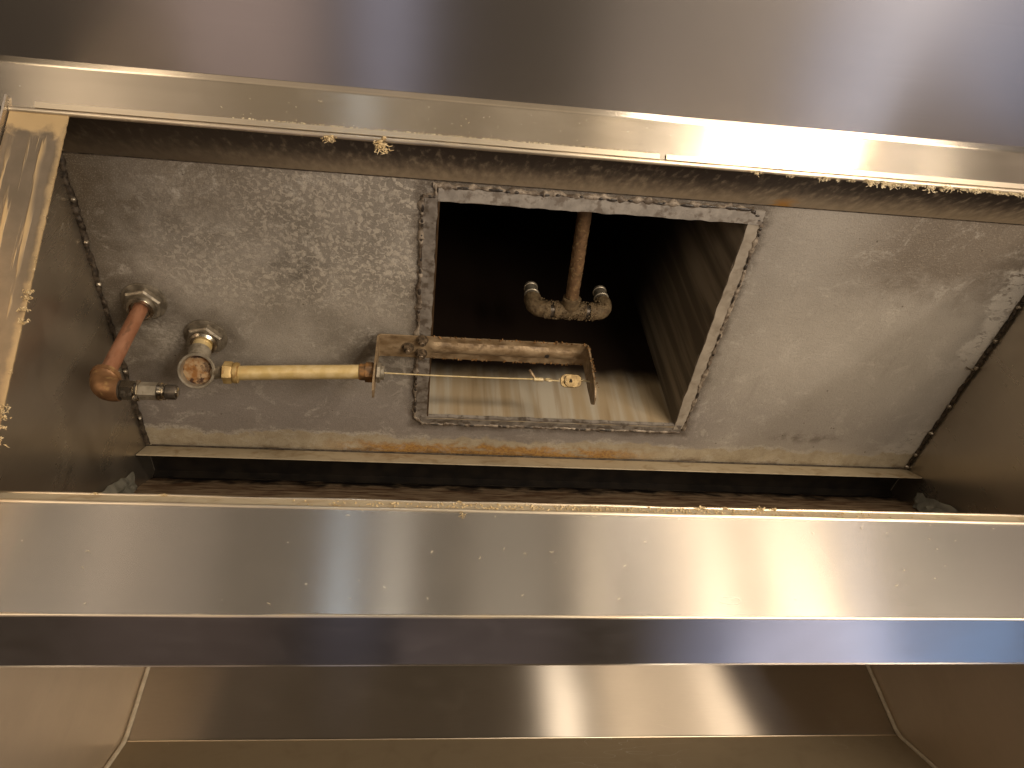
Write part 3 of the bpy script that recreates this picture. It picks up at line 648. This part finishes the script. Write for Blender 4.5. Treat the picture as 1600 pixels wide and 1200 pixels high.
# detection conduit: pulley elbow hanging from the ceiling and the conduit to the bracket
ex, ey = -0.357, 0.817; zc = 0.918
cd = thing('detection_conduit', 'yellowed conduit with an open rusty pulley elbow running to the bracket', 'conduit', (ex, ey, H))
bm = bmesh.new(); lathe(bm, (ex, ey, H), (0, 0, -1), [(0, 0.0345), (0.003, 0.0345), (0.0045, 0.032)], 32); link('washer', bm, 'nut', cd)
bm = bmesh.new(); hexnut(bm, (ex, ey, H-0.0047), (0, 0, -1), 0.0300, 0.012); link('lock_nut', bm, 'nut', cd)
bm = bmesh.new(); lathe(bm, (ex, ey, H-0.0168), (0, 0, -1), [(0, 0.0225), (0.005, 0.0225), (0.0085, 0.0195), (0.0088, 0.0155)], 28); link('ferrule', bm, 'chrome', cd)
bm = bmesh.new(); lathe(bm, (ex, ey, H-0.0234), (0, 0, -1), [(0, 0.0155), (0.016, 0.0150)], 24); link('neck', bm, 'conduit', cd)
bm = bmesh.new(); lathe(bm, (ex, ey, H-0.0396), (0, 0, -1), [(0, 0.0175), (0.006, 0.0172), (0.014, 0.0155), (0.020, 0.0150)], 24); body = link('elbow_body', bm, 'nickel_dull', cd)
# open pulley cup, mouth tipped toward the viewer
cax = Vector((0.02, -0.55, -0.83)).normalized(); cc = Vector((ex+0.004, ey+0.010, zc+0.008))
bm = bmesh.new(); lathe(bm, cc-cax*0.012, cax, [(0, 0.016), (0.004, 0.024), (0.018, 0.0262), (0.0205, 0.0285), (0.024, 0.0290), (0.0255, 0.0280), (0.0252, 0.0248), (0.020, 0.0236), (0.010, 0.0228)], 40, (True, False)); cup = link('pulley_cup', bm, 'nickel_dull', body)
bm = bmesh.new(); lathe(bm, cc+cax*0.0015, cax, [(0, 0.0232), (0.0015, 0.016), (0.001, 0.006)], 32, jit=0.0004); link('rusty_cup_floor', bm, 'rust', body)
bm = bmesh.new(); tube(bm, [(ex+0.030, ey+0.013, zc+0.006), (ex+0.0462, ey+0.004, zc-0.002)], [0.0100, 0.0105], 18); link('elbow_arm', bm, 'nickel_dull', cd)
bm = bmesh.new(); lathe(bm, (ex+0.004, ey+0.030, zc+0.004), (0.05, 0.8, -0.6), [(0, 0.006), (0.004, 0.006), (0.0045, 0.009), (0.009, 0.009), (0.011, 0.0065)], 12, jit=0.0005); link('set_screw', bm, 'chrome', cd)
cz = zc-0.002; ccy = ey+0.004
bm = bmesh.new(); hexnut(bm, (ex+0.0465, ccy, cz), (1, 0, 0), 0.0180, 0.014); link('compression_nut', bm, 'gold', cd)
bm = bmesh.new(); lathe(bm, (ex+0.0606, ccy, cz), (1, 0, 0), [(0, 0.0155), (0.001, 0.0165), (0.004, 0.0172), (0.008, 0.0165), (0.009, 0.013)], 24); link('compression_ring', bm, 'gold', cd)
bx0 = -0.073
bm = bmesh.new(); tube(bm, [(ex+0.069, ccy, cz), (-0.2, ccy-0.006, cz+0.001), (bx0-0.026, ccy-0.012, cz+0.002)], 0.0118, 22); link('conduit', bm, 'conduit', cd)
jx = bx0-0.0262; jy = ccy-0.012; jz = cz+0.002
bm = bmesh.new(); lathe(bm, (jx, jy, jz), (1, 0, 0), [(0, 0.0120), (0.001, 0.0135), (0.010, 0.0140)], 20); link('rust_band', bm, 'rustdark', cd)
bm = bmesh.new(); hexnut(bm, (jx+0.0102, jy, jz), (1, 0, 0), 0.0165, 0.0135); link('connector_nut', bm, 'rustdark', cd)
bm = bmesh.new(); hexnut(bm, (bx0+0.0026, jy, jz), (1, 0, 0), 0.0165, 0.006); link('connector_nut', bm, 'nickel_dull', cd)
bm = bmesh.new(); lathe(bm, (bx0+0.0088, jy, jz), (1, 0, 0), [(0, 0.0115), (0.005, 0.0115), (0.0055, 0.006)], 18); link('connector_end', bm, 'nickel_dull', cd)

# bracket
BX0, BX1, BY0, BY1, BZ = -0.075, 0.287, 0.787, 0.833, 0.990
br = thing('link_bracket', 'long greasy c-shaped metal bracket bolted across the edge of the duct opening', 'bracket', (0.106, 0.81, 0.99))
bm = bmesh.new(); n = 120; rows = []
for i in range(n+1):
    x = BX0+0.004+(BX1-BX0-0.008)*i/n; f = min(1, max(0, (x-0.008)/0.012))*min(1, max(0, (0.268-x)/0.010)); rows_ = []
    prof = [(0, 0), (0.10, 0), (0.22, 0), (0.32, -0.004), (0.42, -0.006), (0.55, -0.006), (0.65, -0.004), (0.75, 0), (0.9, 0), (1, 0)]
    for t, dz in prof: rows_.append((x, BY0+(BY1-BY0)*t+0.0006*noise.noise((x*60, t*9, 2)), BZ+dz*f-0.0004+0.0005*noise.noise((x*90, t*12, 7))))
    rows.append([bm.verts.new(c) for c in rows_]+[bm.verts.new((c[0], c[1], c[2]+0.0025)) for c in rows_[::-1]])
for a, b in zip(rows, rows[1:]):
    m = len(a)
    for i in range(m): bm.faces.new((a[i], a[(i+1) % m], b[(i+1) % m], b[i]))
bm.faces.new(rows[0]); bm.faces.new(rows[-1][::-1])
pl = link('plate', bm, 'bracket', br)
def arm(x, s, zend, cut):
    bm = bmesh.new(); th = 0.0026
    # bent arm, tapering to a rounded foot
    pr = [(x+s*0.006, BZ-0.0002), (x+s*0.001, BZ-0.0008), (x, BZ-0.006), (x-s*cut*0.5, BZ-0.06), (x-s*cut, zend+0.012), (x-s*cut, zend)]
    wd = [0, 0, 0, 0.0005, 0.005, 0.015]; rows = []
    for (px, pz), q in zip(pr, wd):
        rows.append([bm.verts.new(c) for c in ((px, BY0+q, pz), (px, BY1-q, pz), (px+s*th, BY1-q, pz+(th if pz > BZ-0.003 else 0)), (px+s*th, BY0+q, pz+(th if pz > BZ-0.003 else 0)))])
    for a, b in zip(rows, rows[1:]):
        for i in range(4): bm.faces.new((a[i], a[(i+1) % 4], b[(i+1) % 4], b[i]))
    bm.faces.new(rows[0]); bm.faces.new(rows[-1][::-1])
    link('arm', bm, 'bracket', br)
arm(BX0, 1, 0.868, 0.0); arm(BX1, -1, 0.872, -0.002)
for x, y in ((-0.024, 0.811), (0.000, 0.7935), (-0.001, 0.8225)):
    bm = bmesh.new(); lathe(bm, (x, y, BZ-0.0005), (0, 0, -1), [(0, 0.0105), (0.0015, 0.0105), (0.002, 0.009)], 20, jit=0.0003); bo = link('bolt', bm, 'bolt', br)
    bm = bmesh.new(); hexnut(bm, (x, y, BZ-0.0027), (0.05, -0.05, -1), 0.0085, 0.007); link('bolt_head', bm, 'bolt', bo)
    bm = bmesh.new(); lathe(bm, (x, y, BZ-0.0095), (0.05, -0.05, -1), [(0, 0.0045), (0.005, 0.0045), (0.006, 0.0035)], 12); link('bolt_tip', bm, 'bolt', bo)
bm = bmesh.new(); lathe(bm, (0.216, 0.8115, BZ-0.0062), (0, 0, -1), [(0, 0.0042), (0.0008, 0.0040)], 12); link('rust_hole', bm, 'blister', br)
bm = bmesh.new()
for i in range(150):
    x = R.uniform(0.01, BX1-0.005); e = R.choice((BY0, BY1, BY1)); s = R.uniform(0.0007, 0.0017)
    blob(bm, (x, e+R.uniform(-0.002, 0.001), BZ-0.0008+R.uniform(-0.001, 0.002)), (s, s, s*1.3), 1, 0.3)
for i in range(40):
    x = R.uniform(BX1-0.004, BX1+0.001); s = R.uniform(0.0007, 0.0016); blob(bm, (x, BY0+R.uniform(-0.001, 0.001), R.uniform(0.88, 0.985)), (s, s, s), 1, 0.3)
o = link('grease_crumbs', bm, 'rustdark', br); o['kind'] = 'stuff'

# cable and fusible link
cab = thing('link_cable', 'thin steel cable stretched from the conduit end to the fusible link', 'cable', (bx0, jy, jz))
c0, c1 = Vector((bx0+0.012, jy, jz)), Vector((0.190, 0.812, 0.9225))
bm = bmesh.new(); tube(bm, [c0.lerp(c1, t/12)+Vector((0, 0, -0.0015*math.sin(math.pi*t/12))) for t in range(13)], 0.00125, 8); link('wire', bm, 'cable', cab)
bm = bmesh.new(); lathe(bm, (0.187, 0.812, 0.9222), (1, 0, -0.02), [(0, 0.0018), (0.001, 0.0034), (0.016, 0.0034), (0.017, 0.002)], 10); link('crimp_sleeve', bm, 'cable', cab)
bm = bmesh.new(); tube(bm, [(0.190, 0.812, 0.924), (0.184, 0.806, 0.929), (0.1805, 0.803, 0.935)], [0.002, 0.0028, 0.002], 7); link('cable_tail', bm, 'bracket', cab)
fl = thing('fusible_link', 'small brass fusible link held between the cable hook and the bracket arm', 'fusible link', (0.255, 0.812, 0.922))
def linkplate(bm, c, w_, h_, th):
    ax = Vector((0, -0.72, -0.69)); u = Vector((1, 0, 0)); v = ax.cross(u); c = Vector(c)
    out = [(math.copysign(abs(math.cos(a))**0.6, math.cos(a))*w_, math.copysign(abs(math.sin(a))**0.75, math.sin(a))*h_) for a in [2*math.pi*i/28 for i in range(28)]]
    a = [bm.verts.new(c+u*x+v*y) for x, y in out]; b = [bm.verts.new(c+u*x*0.95+v*y*0.95+ax*th) for x, y in out]
    bm.faces.new(a); bm.faces.new(b)
    for i in range(28): bm.faces.new((a[i], a[(i+1) % 28], b[(i+1) % 28], b[i]))
bm = bmesh.new(); linkplate(bm, (0.248, 0.812, 0.922), 0.0155, 0.0115, 0.002); lp = link('link_plate', bm, 'link_brass', fl)
bm = bmesh.new(); linkplate(bm, (0.2535, 0.8103, 0.9203), 0.0145, 0.0108, 0.002); link('link_plate', bm, 'link_brass', fl)
bm = bmesh.new(); box(bm, (0.2485, 0.8068, 0.9148), (0.2515, 0.8092, 0.9208)); link('link_slot', bm, 'blister', fl)
bm = bmesh.new(); tube(bm, [(0.205, 0.812, 0.922)]+arc((0.236, 0.810, 0.920), (-1, 0, 0), (0, 0.4, 0.9), 0.007, -0.6, 4.2, 14), 0.0014, 8); link('hook', bm, 'cable', fl)
bm = bmesh.new(); tube(bm, arc((0.2125, 0.811, 0.921), (-1, 0, 0), (0, 0.4, 0.9), 0.006, 0, 2*math.pi, 14), 0.0013, 7, caps=False); link('hook', bm, 'cable', fl)
bm = bmesh.new(); tube(bm, [(0.262, 0.811, 0.9215), (0.272, 0.812, 0.925), (0.285, 0.812, 0.921)], 0.0013, 8); link('hook', bm, 'cable', fl)

# duct nozzles
tz = 1.12; tx, ty = 0.272, 0.810
dn = thing('duct_nozzle_pipe', 'lint covered pipe tee with two upturned elbows inside the dark duct', 'pipe', (tx, ty, tz))
bm = bmesh.new(); n = 40
tube(bm, [Vector((0.262, 0.540, tz+0.004)).lerp(Vector((tx, ty-0.02, tz)), i/n) for i in range(n+1)], 0.0122, 18, 0.0005); link('supply_pipe', bm, 'fuzzpipe', dn)
bm = bmesh.new(); lathe(bm, (tx-0.030, ty, tz), (1, 0, 0), [(i*0.006, 0.0165 if i in (0, 1, 9, 10) else 0.0150) for i in range(11)], 22, jit=0.0009); tee = link('tee', bm, 'fuzzfit', dn)
bm = bmesh.new(); lathe(bm, (tx, ty, tz), (0, -1, 0.01), [(0, 0.015), (0.012, 0.0155), (0.020, 0.0172), (0.028, 0.0172), (0.030, 0.013)], 22, jit=0.0009); link('tee_branch', bm, 'fuzzfit', tee)
for s in (-1, 1):
    bm = bmesh.new(); lathe(bm, (tx+s*0.0305, ty, tz), (s, 0, 0), [(0, 0.0138), (0.008, 0.0138)], 20); link('nipple', bm, 'tip', dn)
    bm = bmesh.new(); a0 = Vector((tx+s*0.038, ty, tz))
    pth = [a0, a0+Vector((s*0.006, 0, 0))]+arc((tx+s*0.048, ty, tz+0.020), (0, 0, -1), (s, 0, 0), 0.020, 0, math.pi/2, 8)+[Vector((tx+s*0.068, ty, tz+0.03))]
    tube(bm, pth, [0.0170, 0.0170]+[0.0160]*9+[0.0170], 20, 0.0007); e = link('elbow', bm, 'fuzzfit', dn)
    bm = bmesh.new(); lathe(bm, (tx+s*0.068, ty, tz+0.0305), (0, 0, 1), [(0, 0.013), (0.012, 0.013), (0.013, 0.0145), (0.017, 0.0145), (0.018, 0.012), (0.034, 0.012), (0.035, 0.0135), (0.040, 0.0135), (0.041, 0.009)], 20); link('nozzle', bm, 'nickel_dull', e)
bm = bmesh.new()
for i in range(420):
    a = R.uniform(0, 6.28); u = R.uniform(-0.055, 0.066); rr = 0.0168
    c = Vector((tx+u, ty+rr*math.cos(a), tz+rr*math.sin(a)+(0.006 if abs(u) > 0.05 else 0))); s = R.uniform(0.0007, 0.0019); blob(bm, c, (s, s, s), 1, 0.35)
for i in range(260):
    a = R.uniform(0, 6.28); u = R.random()**0.6; c = Vector((0.262, 0.55, tz+0.004)).lerp(Vector((tx, ty-0.02, tz)), u)+Vector((0.0124*math.cos(a), 0, 0.0124*math.sin(a))); s = R.uniform(0.0005, 0.0013); blob(bm, c, (s, s, s), 1, 0.35)
o = link('lint_fuzz', bm, 'fuzzfit', dn); o['kind'] = 'stuff'

# ------------------------------------------------------------------ torn sealant at the pan corners
def scrap(name, label, pts, th):
    t = thing(name, label, 'sealant', Vector(pts[0])); bm = bmesh.new(); rows = []
    n = 14
    for i in range(n+1):
        u = i/n; row = []
        for j in range(6):
            v = j/5
            p = (Vector(pts[0]).lerp(Vector(pts[1]), u)).lerp(Vector(pts[3]).lerp(Vector(pts[2]), u), v)
            p += Vector((noise.noise((u*6, v*4, 1)), noise.noise((u*6, v*4, 5)), noise.noise((u*6, v*4, 9))))*0.006
            row.append(bm.verts.new(p))
        rows.append(row)
    for a, b in zip(rows, rows[1:]):
        for j in range(5): bm.faces.new((a[j], a[j+1], b[j+1], b[j]))
    bmesh.ops.solidify(bm, geom=bm.faces[:], thickness=th)
    link('torn_strip', bm, 'sealant', t)
scrap('sealant_scrap', 'torn strip of grey sealant in the left corner above the trough', [(XL+0.006, 0.985, 0.800), (XL+0.006, 1.066, 0.915), (XL+0.014, 1.088, 0.893), (XL+0.030, 1.035, 0.825)], 0.005)
scrap('sealant_scrap', 'torn flap of grey sealant in the right corner above the trough', [(XR-0.006, 1.015, 0.830), (XR-0.006, 1.090, 0.935), (XR-0.020, 1.105, 0.912), (XR-0.042, 1.060, 0.848)], 0.004)

# ------------------------------------------------------------------ hanging grease lint
def stuff(name, bm, mat, label, cat):
    o = link(name, bm, mat); o['kind'] = 'stuff'; o['label'] = label; o['category'] = cat; return o
bm = bmesh.new(); ye, zeg = 0.4165, 0.9180
for i in range(44):
    x = R.uniform(0.34, 1.0)**0.85; clump(bm, (x, ye, zeg-0.001), R.uniform(0.005, 0.012), R.randint(10, 20), R.uniform(0.002, 0.014))
for i in range(60):
    x = R.uniform(0.50, 1.0); clump(bm, (x, ye, zeg), R.uniform(0.003, 0.006), 5, R.uniform(0.001, 0.007))
for i in range(40):
    x = R.uniform(-0.42, 0.5); clump(bm, (x, ye, zeg+0.0005), R.uniform(0.001, 0.0026), 3, 0.001)
for i in range(260):
    x = R.uniform(-0.25, 0.30); blob(bm, (x, 0.4066-0.0016, 0.9265-0.0012+R.uniform(0, 0.0016)), (0.0006, 0.0006, R.uniform(0.0006, 0.0016)), 1, 0.3)
stuff('grease_lint', bm, 'lint_pale', 'pale crumbs of grease lint hanging along the upper rail edge', 'grease lint')
for x, sz, dr, lb in ((-0.062, 0.0145, 0.026, 'long ragged tan grease clump hanging from the upper rail'), (-0.128, 0.0095, 0.006, 'small tan grease clump stuck under the upper rail, left of the long one')):
    t = thing('grease_clump', lb, 'grease clump', (x, ye, zeg)); bm = bmesh.new(); clump(bm, (x, ye, zeg-0.002), sz, 34, dr); link('crumbs', bm, 'lint', t)
bm = bmesh.new()
for i in range(46):
    t = R.random(); p = f0.lerp(f1, t); big = 0.0085 if (0.50 < t < 0.60 or 0.74 < t < 0.95) and R.random() < 0.7 else R.uniform(0.0014, 0.0036)
    clump(bm, (-0.437, p.x-0.001, p.y-0.001), big, 12 if big > 0.005 else 4, 0.002)
stuff('grease_lint', bm, 'lint', 'tan grease lint crusted along the edge of the left filler panel', 'grease lint')
bm = bmesh.new()
for i in range(50):
    x = R.uniform(XL+0.02, 1.0); clump(bm, (x, 0.6500, 0.5160), R.uniform(0.0012, 0.0032), 4, 0.002)
for i in range(520):
    x = R.triangular(-0.15, 0.62, 0.22); t = R.uniform(0.15, 0.9); s = R.uniform(0.0006, 0.0014)
    blob(bm, (x, 0.6525+0.013*t, 0.5165+0.0215*t), (s*1.4, s, s), 1, 0.35)
for x, s in ((0.335, 0.007), (0.41, 0.0075), (0.425, 0.006), (0.365, 0.005), (-0.34, 0.005), (-0.27, 0.004), (0.05, 0.004)):
    clump(bm, (x, 0.664, 0.538), s, 16, 0.0)
clump(bm, (0.052, 0.6485, 0.512), 0.005, 12, 0.008)
stuff('grease_lint', bm, 'lint', 'yellow tan grease crumbs lying along the top of the lower rail', 'grease lint')

# curled flecks and hairs stuck to the faces of the two rails
bm = bmesh.new()
for i in range(38):
    x = R.uniform(-0.40, 0.74); z = 0.5135-0.120*R.random()**1.7; y = 0.6484+0.0010*(0.5135-z)/0.1265; l = R.uniform(0.0012, 0.0048); a = R.uniform(-1.2, 1.2)
    d = Vector((math.cos(a)*l, 0, math.sin(a)*l)); k = Vector((-d.z, 0, d.x))*R.uniform(-0.5, 0.5)
    p = Vector((x, y, z)); tube(bm, [p, p+d*0.5+k, p+d], [0.00016, 0.00024, 0.00014], 4)
for i in range(70):
    x = R.gauss(0.10, 0.22); t = R.uniform(0.15, 0.85); p = Vector((x, 0.3745+0.0385*t-0.0008, 0.9605-0.0385*t-0.0008)); l = R.uniform(0.0008, 0.003)
    d = Vector((R.uniform(-1, 1), R.uniform(-0.4, 0.4), 0))*l; d.z = -d.y; tube(bm, [p, p+d*0.5, p+d], [0.0002, 0.0003, 0.0002], 4)
stuff('lint_flecks', bm, 'lint_pale', 'tiny pale flecks and hairs stuck to the faces of the steel rails', 'lint')
